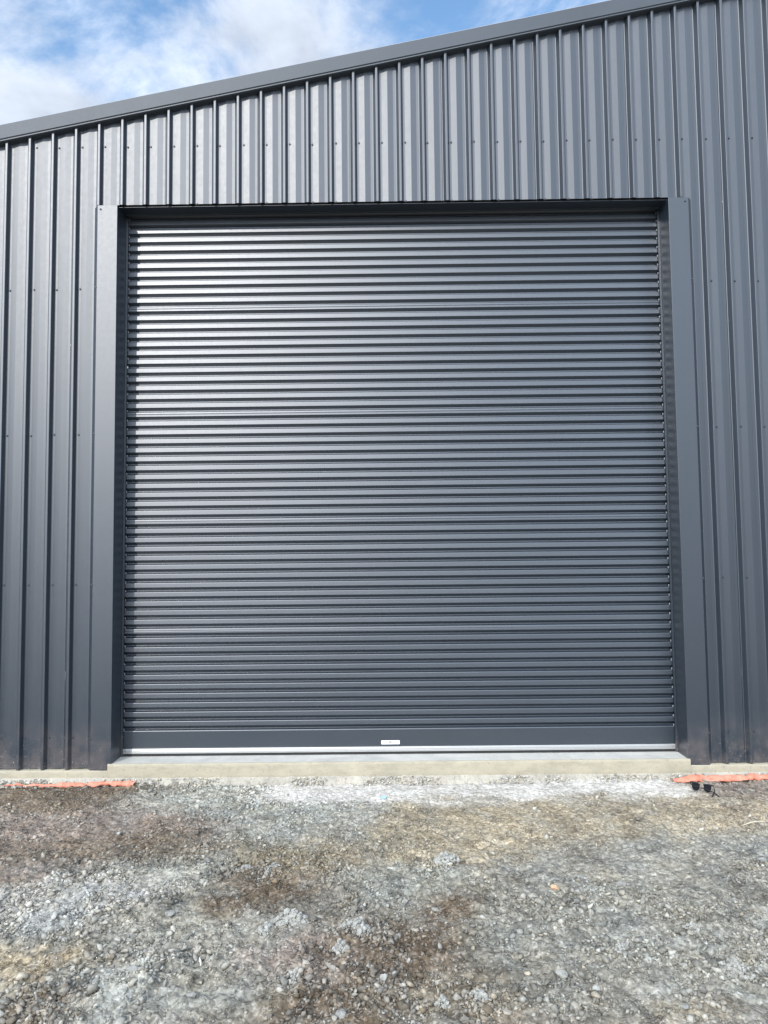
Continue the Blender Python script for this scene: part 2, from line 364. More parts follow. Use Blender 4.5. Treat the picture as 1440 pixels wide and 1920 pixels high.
def crumbs(x, y):
    t = .08+0*x
    for a_, b_, c_, d_ in CR: t = t+np.exp(-.5*((x-a_)/(c_*.7))**2-.5*((y-b_)/(d_*.7))**2)
    return np.clip(t, 0, 1.3)
def height(x, y):
    near = np.exp(-((y+1.6)/3.2)**4)*np.exp(-(x/4.6)**6)
    rough = (1-.72*smoothness(x, y))*near
    b = -.130-.045*np.clip(-y/1.0, 0, 1)
    h = b+.020*fbm(x, y, .9, 301, 3)*near
    lump = fbm(x, y, .16, 331, 4, .6)
    h = h+.026*rough*lump+.024*rough*np.clip(fbm(x, y, .06, 361, 3, .55), -.25, 1)+.006*rough*fbm(x, y, .03, 391, 1)
    cr = crumbs(x, y)*near; bil = 1-np.abs(fbm(x, y, .11, 421, 3, .6))*2.2
    h = h+.030*cr*np.clip(bil-.45, 0, 1)*np.clip(.5+1.5*fbm(x, y, .4, 431, 3), 0, 1)
    far = np.clip((np.hypot(x, y+2)-6)/60, 0, 1); h = h-.2*far
    return h

def axis(lo, hi, step, outer):
    mid = np.arange(lo, hi+step*.5, step); g = [0.05]
    while sum(g) < outer: g.append(g[-1]*1.5)
    e = np.cumsum(g); return np.concatenate([lo-e[::-1], mid, hi+e])
gx = axis(-3.3, 3.3, .0095, 260); gy = axis(-3.3, .06, .0085, 260)
XX, YY = np.meshgrid(gx, gy); ZZ = height(XX, YY); CC = soil(XX, YY)
nx, ny = len(gx), len(gy)
def grid_mesh(name, V, C, nx, ny, mat):
    me = bpy.data.meshes.new(name)
    idx = np.arange(nx*ny).reshape(ny, nx)
    q = np.stack([idx[:-1, :-1], idx[:-1, 1:], idx[1:, 1:], idx[1:, :-1]], -1).reshape(-1, 4)
    me.vertices.add(nx*ny); me.vertices.foreach_set('co', V.astype(np.float32).ravel())
    me.loops.add(q.size); me.loops.foreach_set('vertex_index', q.astype(np.int32).ravel())
    me.polygons.add(len(q)); me.polygons.foreach_set('loop_start', np.arange(0, q.size, 4, dtype=np.int32))
    me.polygons.foreach_set('use_smooth', np.ones(len(q), bool))
    if C is not None:
        a = me.color_attributes.new('soil', 'FLOAT_COLOR', 'POINT')
        a.data.foreach_set('color', np.concatenate([C.reshape(-1, 3), white_mask(V[..., 0], V[..., 1]).reshape(-1, 1)], 1).astype(np.float32).ravel())
    me.materials.append(mat); me.update(calc_edges=True); me.validate()
    o = bpy.data.objects.new(name, me); COL.objects.link(o); return o
ground = grid_mesh('ground', np.stack([XX, YY, ZZ], -1), CC, nx, ny, m_ground)
ground['kind'] = 'structure'

# ------------------------------------------------------------------ the shed
shed = tag(empty('metal_shed', (0, 0, -.05)), 'dark grey ribbed steel shed with a large closed roller door and sloping roof edge', 'shed')
SO = Vector((0, 0, .05))
def under(parent_loc, o): o.location = o.location-parent_loc; return o
OW, OH = 2.125, 4.245        # half width and height of the opening
CUT = 2.295                  # cladding is cut back to here beside the opening
SX0, SX1 = -4.55, 4.62
roof = lambda x: 5.372+.1968*x      # lower edge of the barge face
PITCH_R = .1805; RIB0 = -2.7833-.036

# one pitch of cladding profile: x from the rib centre, y depth (0.003 = rib top, 0.045 = pan)
def clad_profile():
    pts = [(-.028, .045), (-.009, .0080), (.009, .0080), (.021, .045), (.038, .045), (.084, .0400), (.128, .045), (.1525, .045)]
    rad = [0, .0045, .005, .004, 0, 0, 0, 0]
    ext = [(-.048, .045)]+pts+[(.17, .045)]
    f = fillet(ext, [0, .008]+rad[1:3]+[.005, 0, 0, 0, 0, 0, 0], 5)
    return [p for p in f if -.036 <= p[0] < .1444]
CP = clad_profile()
me = MB(); me.v = []; seg = 6
for zz, rr in ((0, .0085), (-.0015, .0085)): me.v += [(rr*math.cos(2*math.pi*j/10), zz, rr*math.sin(2*math.pi*j/10)) for j in range(10)]
me.f += [tuple(range(10, 20))[::-1]]+[(j, (j+1) % 10, 10+(j+1) % 10, 10+j) for j in range(10)]
k = len(me.v)
for zz in (-.0015, -.0065): me.v += [(.0055*math.cos(R(60*j)), zz, .0055*math.sin(R(60*j))) for j in range(6)]
me.f += [tuple(range(k+6, k+12))[::-1]]+[(k+j, k+(j+1) % 6, k+6+(j+1) % 6, k+6+j) for j in range(6)]
me.mi = [0]*len(me.f)
screw0 = None
def add_screw(parent, x, y, z):
    global screw0
    loc = Vector((x, y, z))+SO*1.0
    if screw0 is None:
        screw0 = me.build('screw', m_screw, parent); screw0.location = loc
    else:
        dup(screw0, 'screw', parent, loc)
ROWS = (.185, 1.32, 2.46, 3.597, 4.732)
kmin, kmax = -10, 41
sheet = 0
for k0 in range(kmin, kmax, 4):
    V = []; Fc = []; xs = []; screws = []
    for k in range(k0, min(k0+4, kmax)):
        for (px, py) in CP:
            x = RIB0+PITCH_R*k+px; xs.append((x, py))
    xs.append((RIB0+PITCH_R*min(k0+4, kmax)-.036, .045))
    j = .0007*random.uniform(-1, 1)
    xs = [(x, y+j) for x, y in xs if SX0-.02 < x < SX1+.02]
    if len(xs) < 3: continue
    for i in range(len(xs)-1):
        (xa, ya), (xb, yb) = xs[i], xs[i+1]; xm = .5*(xa+xb)
        z0 = OH+.019 if abs(xm) < CUT else -.040
        # cut points where the profile crosses the edge of the notch are close enough to a vertex
        n = len(V)
        dr = .4 if z0 > 1 else 0
        V += [(xa, ya, z0-dr*(.045-ya)), (xb, yb, z0-dr*(.045-yb)), (xb, yb, roof(xb)+.05), (xa, ya, roof(xa)+.05)]
        Fc.append((n, n+1, n+2, n+3))
    o = mesh_obj('cladding_sheet', [(a, b, c+.05) for a, b, c in V], Fc, m_clad, shed)
    mod = o.modifiers.new('sheet_thickness', 'SOLIDIFY'); mod.thickness = .0012; mod.offset = -1
    for k in range(k0, min(k0+4, kmax)):
        x = RIB0+PITCH_R*k+.036
        if not (SX0 < x < SX1): continue
        for z in ROWS:
            z += random.uniform(-.004, .004)
            if (abs(x) < CUT+.03 and z < OH) or z > roof(x)-.06: continue
            add_screw(o, x+random.uniform(-.004, .004), .0445, z)
        if abs(x) < 1.6 and random.random() < .45: add_screw(o, x+.002, .0445, OH+.018)

# jamb flashings: splayed outer edge, face, return into the opening
for s in (-1, 1):
    prof = fillet([(s*2.318, .046), (s*2.278, 0), (s*OW, 0), (s*OW, .205)], [0, .003, .0025, 0], 4)
    V = []; Fc = []
    for (x, y) in prof: V += [(x, y, -.045+.05), (x, y, OH-.004+.05)]
    for i in range(len(prof)-1):
        q = (2*i, 2*i+2, 2*i+3, 2*i+1); Fc.append(q if s < 0 else q[::-1])
    o = mesh_obj('jamb_flashing', V, Fc, m_flash, shed)
    mod = o.modifiers.new('sheet_thickness', 'SOLIDIFY'); mod.thickness = .0012; mod.offset = -1
    # trim the foot of the return to the sill
    for z in ROWS[:4]+(OH-.035,):
        add_screw(o, s*2.283 if z < 4 else s*2.255, 0.002 if z < 4 else -.0002, z)
    o['label'] = 'flat grey flashing beside the door'
# head flashing: soffit with a small turned-down lip at the back
h = MB()
h.box(-OW+.0015, OW-.0015, .030, .150, OH-.0085, OH-.007)
h.box(-OW+.0015, OW-.0015, .146, .156, OH-.017, OH+.022)
h.box(-OW-.1, OW+.1, .152, .164, OH+.022, OH+.25)
h.box(-OW-.1, OW+.1, .164, .60, OH+.24, OH+.25)  # unseen cover above the curtain, added to block skylight
h.v = [(a, b, c+.05) for a, b, c in h.v]; h.build('head_flashing', m_flash, shed)
h = MB(); h.box(-2.29, 2.29, .075, .085, OH-.007, OH+.22); h.v = [(a, b, c+.05) for a, b, c in h.v]; h.build('gap_shade_strip', m_dark, shed)  # dark strip added behind the cladding so the gap reads as shade
# barge capping along the sloping roof edge
sl = math.atan(.1965); ux, uz = math.cos(sl), math.sin(sl)
prof = fillet([(.30, .112), (-.022, .110), (-.036, .097), (-.020, 0), (-.012, -.005), (-.012, -.014), (.0, -.018), (.05, -.018)], [0, .004, .004, .003, .002, .002, .002, 0], 3)
V = []; Fc = []
for (y, wv) in prof:
    for x in (SX0-.05, SX1+.05): V.append((x, y, roof(x)+wv/ux+.05))
for i in range(len(prof)-1): Fc.append((2*i, 2*i+2, 2*i+3, 2*i+1))
o = mesh_obj('barge_capping', V, Fc, m_barge, shed); mod = o.modifiers.new('sheet_thickness', 'SOLIDIFY'); mod.thickness = .001
# roof and the walls out of sight
DEP = 6.0
b = MB()
V = [(SX0, .02, roof(SX0)+.085), (SX1, .02, roof(SX1)+.085), (SX1, DEP, roof(SX1)+.085), (SX0, DEP, roof(SX0)+.085)]
b.poly([(x, y, z+.05) for x, y, z in V]); b.poly([(x, y, z+.045) for x, y, z in V][::-1]); b.build('roof', m_clad, shed)
for s, x in ((-1, SX0), (1, SX1)):
    b = MB(); b.box(x-.01, x+.01, .062, DEP, 0.01, roof(x)+.10); b.build('side_wall', m_clad, shed)
b = MB(); b.poly([(SX0, DEP, .01), (SX1, DEP, .01), (SX1, DEP, roof(SX1)+.1), (SX0, DEP, roof(SX0)+.1)]); b.build('rear_wall', m_clad, shed)

# slab: sill in the doorway, lower rebate under the cladding
def rough_strip(name, x0, x1, prof, step, amp, mat, seed, parent, edge=None):
    xs = np.arange(x0, x1+1e-6, step); pv = np.array(prof); n = len(pv)
    X = np.repeat(xs[None], n, 0); Y = np.repeat(pv[:, :1], len(xs), 1); Z = np.repeat(pv[:, 1:2], len(xs), 1); A = np.repeat(np.array(amp)[:, None], len(xs), 1)
    s = np.cumsum(np.r_[0, np.hypot(*np.diff(pv, axis=0).T)])[:, None]+0*X
    d = fbm(X, s, .06, seed, 4, .8); e = fbm(X, s, .025, seed+7, 2, .8)
    Y = Y-A*(d+.5*e); Z = Z+A*.7*fbm(X, s, .08, seed+3, 4, .65)
    V = np.stack([X, Y, Z+.05], -1)
    o = grid_mesh(name, V, None, len(xs), n, mat); o.parent = parent; return o
b = MB(); b.box(-OW+.002, OW-.002, .008, DEP, -.30+.05, 0+.05); sill = b.build('door_sill', m_sill, shed)
edge_prof = [(.012, .0004), (-.004, .0008), (-.0075, -.003), (-.009, -.02), (-.010, -.05), (-.011, -.08), (-.011, -.097), (-.005, -.12)]
o = rough_strip('sill_edge', -OW-.022, OW+.022, edge_prof, .012, [0, .0005, .0025, .0015, .0015, .0015, .003, .003], m_edge, 601, shed)
for s in (-1, 1):
    x0, x1 = (SX0, -OW+.03) if s < 0 else (OW-.03, SX1)
    pr = [(.12, -.046), (.02, -.045), (-.002, -.046), (-.005, -.054), (-.006, -.075), (-.007, -.095), (-.003, -.12)]
    rough_strip('slab_edge', x0, x1, pr, .010, [0, .006, .007, .005, .003, .003, .003], m_edge, 640+s, shed)
fp = [(.0, -.090), (-.012, -.099), (-.022, -.105), (-.034, -.112), (-.046, -.121), (-.056, -.131), (-.064, -.142), (-.072, -.153), (-.078, -.166), (-.08, -.19)]
rough_strip('rough_footing', SX0, SX1, fp, .008, [.0, .006, .018, .026, .030, .034, .036, .036, .03, .0], m_foot, 700, shed)
# ragged mortar crumbs pushed up under the cladding foot
# ------------------------------------------------------------------ roller door
door = empty('roller_door', (0, .2, .05), shed); door['label'] = 'closed roller door of narrow horizontal ribs with a silver bottom rail'
DY = .2
def slat_profile(P, seam=False):
    flat = P-.0356; z = 0; y = .015
    pts = [(y, 0), (y, -.0030-.0022), ]
    # upper flank comes forward steeply, then the flat, then the short underside
    pts = [(.025, .0), (.025, -.0025), (.0020, -.0115), (.0, -.0115-flat), (.025, -P+.0050), (.025, -P)]
    r = [0, .003, .0075, .003, .0035, 0]
    f = fillet(pts, r, 5)
    if seam:
        zc = -.0115-flat*.42; g = []
        for i, q in enumerate(f):
            g.append(q)
            if i+1 < len(f) and q[1] > zc >= f[i+1][1]:
                g += [(.0010, zc+.0045), (.0001, zc+.003), (-.0001, zc), (.0004, zc-.0025), (.0020, zc-.0035), (.0007, zc-.0065)]
        f = g
    return f
P = .07055; GZ0 = 4.1488+.004
HW = OW-.012
def slat_mesh(name, prof):
    V = []; Fc = []
    xs = (-HW, HW)
    for (y, z) in prof:
        for x in xs: V.append((x, y, z))
    for i in range(len(prof)-1): Fc.append((2*i, 2*i+2, 2*i+3, 2*i+1))
    return V, Fc
base = {}
tilt = 0
for k in range(-4, 56):
    zt = GZ0-P*k
    seam = (k % 12) == 9
    if (k % 12) == 10 or k == -4: tilt = random.uniform(-.008, .008)
    key = 'seam' if seam else 'plain'
    loc = (0, random.uniform(-.0006, .0006), zt); rot = (tilt+random.uniform(-.006, .006), 0, random.uniform(-.0004, .0004))
    if key not in base:
        V, Fc = slat_mesh('slat', slat_profile(P, seam)); base[key] = mesh_obj('slat', V, Fc, m_slat, door)
        base[key].location = loc; base[key].rotation_euler = rot
    else:
        dup(base[key], 'slat', door, loc, rot)
zb = GZ0-P*56
prof = fillet([(.022, 0), (.022, -.0030), (0.0006, -.0115), (0, -zb+.066), (.002, -zb+.058)], [0, .0035, .010, .001, 0], 5)
V, Fc = slat_mesh('bottom_panel', prof); o = mesh_obj('bottom_panel', V, Fc, m_slat, door); o.location = (0, 0, zb)
b = MB()
pr = fillet([(.006, .057), (-.006, .057), (-.008, .042), (-.006, .0395), (-.006, .037), (-.010, .035), (-.010, .020), (.012, .020)], [0, .002, .001, .001, .001, .002, .002, 0], 3)
V, Fc = slat_mesh('bottom_rail', pr); o = mesh_obj('bottom_rail', V, Fc, m_alu, door)
b = MB(); b.box(-HW, HW, -.006, .012, .003, .0195); b.build('rubber_seal', m_rubber, door)
# sticker with its diamond emblem
b = MB(); X0, X1, Z0, Z1 = -.131, .009, .0735, .102
b.box(X0, X1, -.0012, -.0002, Z0, Z1)
cx, cz = (X0+X1)/2, (Z0+Z1)/2; yy = -.0020; rx, rz = .0125, .0105; ix, iz = .0058, .0034
T, Rr, B, Lf = (cx, yy, cz+rz), (cx+rx, yy, cz), (cx, yy, cz-rz), (cx-rx, yy, cz)
t, r_, bb, l_ = (cx, yy, cz+iz), (cx+ix, yy, cz), (cx, yy, cz-iz), (cx-ix, yy, cz)
mid = lambda a, c: tuple((p+q)/2 for p, q in zip(a, c))
TR, BR, BL, TL = mid(T, Rr), mid(Rr, B), mid(B, Lf), mid(Lf, T); tr, br, bl, tl = mid(t, r_), mid(r_, bb), mid(bb, l_), mid(l_, t)
for pts, mi in (((T, TL, tl, t, tr, TR), 1), ((Rr, TR, tr, r_, br, BR), 2), ((B, BR, br, bb, bl, BL), 2), ((Lf, BL, bl, l_, tl, TL), 1)): b.poly(list(pts), mi)
o = b.build('sticker', [m_white, m_ink, m_ink2], door); o['label'] = 'small white sticker with a dark diamond emblem'
# guides, clips and rail bolts
for s in (-1, 1):
    b = MB()
    x0, x1 = sorted((s*(OW-.0015), s*(OW-.018)))
    b.box(x0, x1, -.016, -.013, .0, OH+.01); x2, x3 = sorted((s*(OW-.0015), s*(OW-.004))); b.box(x2, x3, -.013, .03, .0, OH+.01)
    b.build('guide_rail', m_flash, door)
    b = MB(); b.box(-.0022, .0022, -.001, .006, -.008, .008); b.box(-.001, .0035, -.0022, -.001, -.003, .005)
    clip = None
    for k in range(-1, 57):
        loc = (s*(HW-.008), .003, GZ0-P*k-.002+random.uniform(-.002, .002))
        if clip is None: clip = b.build('curtain_clip', m_zinc, door); clip.location = loc
        else: dup(clip, 'curtain_clip', door, loc)
    b = MB(); b.tube([(0, 0, 0), (0, -.006, 0)], .006, 8); o = b.build('rail_bolt', m_zinc, door); o.location = (s*(HW-.022), -.009, .050)

# ------------------------------------------------------------------ loose rock on the ground
PHI = (1+5**.5)/2
ICO_V = np.array([(-1, PHI, 0), (1, PHI, 0), (-1, -PHI, 0), (1, -PHI, 0), (0, -1, PHI), (0, 1, PHI), (0, -1, -PHI), (0, 1, -PHI), (PHI, 0, -1), (PHI, 0, 1), (-PHI, 0, -1), (-PHI, 0, 1)])/math.sqrt(1+PHI**2)
ICO_F = np.array([(0, 11, 5), (0, 5, 1), (0, 1, 7), (0, 7, 10), (0, 10, 11), (1, 5, 9), (5, 11, 4), (11, 10, 2), (10, 7, 6), (7, 1, 8), (3, 9, 4), (3, 4, 2), (3, 2, 6), (3, 6, 8), (3, 8, 9), (4, 9, 5), (2, 4, 11), (6, 2, 10), (8, 6, 7), (9, 8, 1)])
OCT_V = np.array([(1, 0, 0), (-1, 0, 0), (0, 1, 0), (0, -1, 0), (0, 0, 1), (0, 0, -1)], float)
OCT_F = np.array([(0, 2, 4), (2, 1, 4), (1, 3, 4), (3, 0, 4), (2, 0, 5), (1, 2, 5), (3, 1, 5), (0, 3, 5)])
def density(x, y):
    d = 1-.9*smoothness(x, y)
    d = d*np.clip(.62+1.5*fbm(x, y, .55, 801, 4, .6), .06, 1.6)
    return d
def scatter(n, smin, smax, power, bv, bf, seed, thin=1.0, pale=0):
    g = np.random.default_rng(seed)
    m_ = n*8; x = g.uniform(-3.2, 3.2, m_); y = -3.2*g.uniform(0, 1, m_)-.07
    vis = np.abs(x) < .62*(y+5.5)+.35
    cl = np.clip(.45+2.0*fbm(x, y, .16, 841, 4, .65), 0, 1.6)*(crumbs(x, y) if pale == 1 else .10+crumbs(x, y)) if pale else 1.0
    keep = (g.uniform(0, 1.2 if pale else 1.6, m_) < cl*density(x, y)**thin*(1-.93*white_mask(x, y))) & vis
    x = x[keep][:n]; y = y[keep][:n]; n = len(x)
    s = smin*(smax/smin)**(g.uniform(0, 1, n)**power)
    q = g.normal(size=(n, 4)); q /= np.linalg.norm(q, axis=1)[:, None]
    a, b_, c_, d_ = q.T
    Rm = np.stack([np.stack([1-2*(c_*c_+d_*d_), 2*(b_*c_-d_*a), 2*(b_*d_+c_*a)], -1), np.stack([2*(b_*c_+d_*a), 1-2*(b_*b_+d_*d_), 2*(c_*d_-b_*a)], -1), np.stack([2*(b_*d_-c_*a), 2*(c_*d_+b_*a), 1-2*(b_*b_+c_*c_)], -1)], -2)
    ax = np.stack([g.uniform(.75, 1.4, n), g.uniform(.55, 1.05, n), g.uniform(.4, .8, n)], -1)
    loc = bv[None]*ax[:, None]*(1+.36*g.normal(size=(n, len(bv), 1)).clip(-1.4, 1.3))
    v = np.einsum('nij,nkj->nki', Rm, loc)*(s/2)[:, None, None]
    v[:, :, 2] *= .8
    v[:, :, 0] += x[:, None]; v[:, :, 1] += y[:, None]; v[:, :, 2] += (height(x, y)+s*g.uniform(.02, .27, n))[:, None]
    base_c = soil(x, y)
    lift = (.62+.95*g.uniform(0, 1, n)**1.3)[:, None]; mixf = (.62*g.uniform(0, 1, n)**(.9 if pale == 1 else 1.5))[:, None]
    tone = np.where(g.uniform(0, 1, (n, 1)) < .8, np.array([(.285, .287, .265)]), np.array([(.29, .255, .20)]))
    c = np.clip((base_c*(1-mixf)+tone*mixf)*lift, .03, .62)
    f = (bf[None]+np.arange(n)[:, None, None]*len(bv)).reshape(-1, 3)
    return v.reshape(-1, 3), f, np.repeat(c, len(bv), 0)
parts = [scatter(24000, .009, .014, 1.0, OCT_V, OCT_F, 901, .6), scatter(27000, .012, .025, 1.7, ICO_V, ICO_F, 902, 1.0, .5), scatter(9000, .018, .044, 2.1, ICO_V, ICO_F, 903, .8, 1.0)]
V = []; Fc = []; Cc = []; off = 0
for v, f, c in parts: V.append(v); Fc.append(f+off); Cc.append(c); off += len(v)
V = np.concatenate(V); Fc = np.concatenate(Fc); Cc = np.concatenate(Cc)
me_ = bpy.data.meshes.new('gravel'); me_.vertices.add(len(V)); me_.vertices.foreach_set('co', V.astype(np.float32).ravel())
me_.loops.add(Fc.size); me_.loops.foreach_set('vertex_index', Fc.astype(np.int32).ravel())
me_.polygons.add(len(Fc)); me_.polygons.foreach_set('loop_start', np.arange(0, Fc.size, 3, dtype=np.int32))
a = me_.color_attributes.new('soil', 'FLOAT_COLOR', 'POINT'); a.data.foreach_set('color', np.concatenate([Cc, np.ones((len(Cc), 1))], 1).astype(np.float32).ravel())
me_.materials.append(m_chip); me_.update(calc_edges=True)
grav = bpy.data.objects.new('gravel', me_); COL.objects.link(grav); grav['kind'] = 'stuff'; grav['label'] = 'loose grey and brown crushed rock chips covering the ground'; grav['category'] = 'gravel'

# crumbs of spilled concrete lying against the footing
def rubble(n, seed):
    g = np.random.default_rng(seed); x = g.uniform(SX0+.1, SX1-.1, n); t = g.uniform(0, 1, n)
    keep = fbm(x, t*.1, .3, 77, 4, .7) > -.12; x, t = x[keep], t[keep]; n = len(x)
    y = -.028-.075*t; z = -.100-.032*t**.8; s = .005*(4.2**(g.uniform(0, 1, n)**1.5))
    q = np.linalg.qr(g.normal(size=(n, 3, 3)))[0]
    v = ICO_V[None]*(1+.3*g.normal(size=(n, 12, 1)).clip(-1.4, 1.4))*np.stack([np.ones(n), g.uniform(.6, 1, n), g.uniform(.5, .9, n)], -1)[:, None]
    v = np.einsum('nij,nkj->nki', q, v)*(s*.6)[:, None, None]+np.stack([x, y, z], -1)[:, None]
    f = (ICO_F[None]+np.arange(n)[:, None, None]*12).reshape(-1, 3)
    me = bpy.data.meshes.new('concrete_rubble'); me.from_pydata(v.reshape(-1, 3).tolist(), [], f.tolist())
    tone = g.uniform(.55, 1.15, (n, 1))*np.where(g.uniform(0, 1, (n, 1)) < .6, np.array([(.44, .41, .34)]), np.array([(.40, .40, .37)]))
    a = me.color_attributes.new('soil', 'FLOAT_COLOR', 'POINT'); a.data.foreach_set('color', np.concatenate([np.repeat(tone, 12, 0), np.ones((n*12, 1))], 1).astype(np.float32).ravel())
    me.materials.append(m_chip); o = bpy.data.objects.new('concrete_rubble', me); COL.objects.link(o); o['kind'] = 'stuff'
    o['label'] = 'crumbs of pale spilled concrete along the foot of the shed'; o['category'] = 'rubble'
rubble(5200, 955)

# bigger lumps, each a thing of its own
def lump_mesh(seed, size, lumps, flat, sub):
    """an angular stone: noise on an icosphere, then cut by a few random planes"""
    import bmesh
    bm = bmesh.new(); bmesh.ops.create_icosphere(bm, subdivisions=sub, radius=1)
    v = np.array([q.co[:] for q in bm.verts]); g = np.random.default_rng(seed)
    for _ in range(lumps+4):
        u = g.normal(size=3); u /= np.linalg.norm(u); d = g.uniform(.55, .85); h = v@u
        v = v-np.clip(h-d, 0, None)[:, None]*u*g.uniform(.75, 1)
    n2_ = fbm(v[:, 0]*.9+3+seed, v[:, 1]*.9+v[:, 2]*.7, .45, seed+5, 4, .6)
    v = v*(1+.13*n2_)[:, None]*np.array((size*g.uniform(.95, 1.25), size*g.uniform(.75, 1), size*flat))/2
    for q, co in zip(bm.verts, v): q.co = co
    me = bpy.data.meshes.new('stone'); bm.to_mesh(me); bm.free(); return me
def clod_mesh(seed, size, flat):
    """a crumbling clod: a mound of stuck-together crumbs"""
    g = np.random.default_rng(seed); V = []; F = []; n = int(70+900*size); k = 0
    for i in range(n):
        a_ = g.uniform(0, 6.283); rr = math.sqrt(g.uniform(0, 1)); 
        lob = .72+.28*math.sin(a_*2+seed)+.18*math.sin(a_*3+seed*2)
        x = math.cos(a_)*rr*lob*size*.55; y = math.sin(a_)*rr*lob*size*.42
        top = flat*size*.5*(1-rr*rr)*(.7+.5*g.uniform()); z = top*g.uniform(.35, 1)
        c = size*(.035+.13*g.uniform()**1.8)*(1.3-.6*rr)+.003
        q = g.normal(size=(3, 3)); q, _ = np.linalg.qr(q)
        v = ICO_V*np.array((1, g.uniform(.7, 1), g.uniform(.6, .9)))*(1+.2*g.normal(size=(12, 1)).clip(-1.3, 1.3))
        V.append((v@q)*c*.62+np.array((x, y, z))); F.append(ICO_F+k); k += 12
    me = bpy.data.meshes.new('clod'); me.from_pydata(np.concatenate(V).tolist(), [], np.concatenate(F).tolist()); return me
def lump(name, px, py, size, mat, label, cat, lumps=14, flat=.6, sub=3, seed=1, group=None, sink=.12):
    x, y = on_ground(px, py, -.175)
    cl_ = name == 'clay_clod'
    me = clod_mesh(seed, size*1.5, flat*1.15) if cl_ else lump_mesh(seed, size, lumps, flat, sub)
    me.materials.append(mat)
    o = bpy.data.objects.new(name, me); COL.objects.link(o)
    o.location = (x, y, float(height(np.array([x]), np.array([y]))[0])+(-.006 if cl_ else size*flat*sink)); o.rotation_euler = (0, 0, random.uniform(-.4, .4))
    return tag(o, label, cat, group)
CL = 'clods of dried clay on the ground'
lump('clay_clod', 550, 1727, .115, m_clod, 'crumbly pale grey clod, left one of the two large clods below the middle', 'clod', 22, .55, 4, 21, CL)
lump('clay_clod', 668, 1742, .10, m_clod, 'crumbly pale grey clod right of the largest pale clod', 'clod', 22, .6, 4, 22, CL)
lump('clay_clod', 640, 1775, .075, m_clod, 'small pale clod just below the right-hand large clod', 'clod', 16, .5, 3, 23, CL)
lump('clay_clod', 497, 1745, .085, m_clod, 'low pale clod just left of the largest pale clod', 'clod', 18, .5, 4, 24, CL)
lump('clay_clod', 835, 1617, .10, m_clod, 'pale greenish clod at the edge of the tan soil', 'clod', 18, .5, 4, 25, CL)
lump('clay_clod', 1166, 1788, .062, m_clod, 'round pale grey clod alone among grey chips on the right', 'clod', 12, .75, 3, 26, CL)
lump('clay_clod', 1378, 1832, .085, m_clod, 'tall pale clod near the lower right corner', 'clod', 14, .8, 3, 27, CL)
lump('clay_clod', 1303, 1752, .055, m_clod, 'small whitish clod on the right above the corner clod', 'clod', 9, .6, 3, 28, CL)
lump('clay_clod', 900, 1882, .075, m_clod, 'pale clod at the bottom edge just right of the middle', 'clod', 14, .6, 3, 29, CL)
lump('clay_clod', 830, 1880, .060, m_clod, 'pale lumpy clod at the bottom edge by dark soil', 'clod', 14, .6, 3, 30, CL)
lump('clay_clod', 552, 1832, .075, m_clod, 'pale clod in the row of stones at lower centre left', 'clod', 14, .6, 3, 31, CL)
lump('clay_clod', 905, 1586, .065, m_tan2, 'brown-grey clod on the tan soil near the middle', 'clod', 12, .6, 3, 32, CL)
lump('clay_clod', 514, 1628, .062, m_grey, 'grey-brown clod at the top of the dark brown patch', 'clod', 14, .6, 3, 33, CL)
lump('clay_clod', 462, 1636, .058, m_grey, 'flat grey clod left of the brown patch clod', 'clod', 12, .5, 3, 34, CL)
lump('stone', 1040, 1665, .052, m_tan, 'smooth orange stone lying on the grey chips right of centre', 'stone', 4, .75, 3, 40)
lump('stone', 989, 1834, .030, m_tan2, 'small buff stone near the bottom among dark chips', 'stone', 4, .8, 3, 41)
lump('stone', 720, 1842, .036, m_clod, 'white stone on the dark brown soil at bottom centre', 'stone', 5, .8, 3, 42)
SG = 'larger stones in the gravel'
for i, (px, py, sz, mat, lab) in enumerate((
        (975, 1752, .034, m_clod, 'pale stone, left one of a touching pair below the orange stone'),
        (993, 1743, .030, m_clod, 'pale stone, right one of a touching pair below the orange stone'),
        (1165, 1658, .046, m_grey, 'grey-green stone to the right of the orange stone'),
        (1430, 1617, .046, m_grey, 'grey stone half buried at the right edge of the picture'),
        (1052, 1836, .050, m_clod, 'flat pale stone low on the right, right of the buff stone'),
        (880, 1867, .034, m_clod, 'round pale stone right of the dark soil at the bottom'),
        (1285, 1895, .036, m_grey, 'grey stone at the bottom edge on the right'),
        (815, 1701, .036, m_clod, 'whitish stone at the upper end of the dark brown patch right of centre'),
        (28, 1715, .044, m_grey, 'grey stone at the left edge of the picture'),
        (318, 1718, .044, m_grey, 'rounded grey stone left of the large pale clods'),
        (360, 1866, .040, m_grey, 'grey stone below the white splinter'),
        (252, 1824, .046, m_grey, 'grey stone left of the white splinter'),
        (222, 1567, .034, m_clod, 'small pale flat stone on the brown soil at upper left'),
        (760, 1683, .036, m_grey, 'grey stone on the grey patch just left of the brown patch'),
        (1118, 1860, .038, m_clod, 'pale stone low on the right between the flat pale stone and the corner clod'),
        (640, 1905, .046, m_grey, 'grey stone at the bottom edge left of centre'))):
    lump('gravel_stone', px, py, sz, mat, lab, 'stone', 7, .7, 3, 160+i, SG, .2)

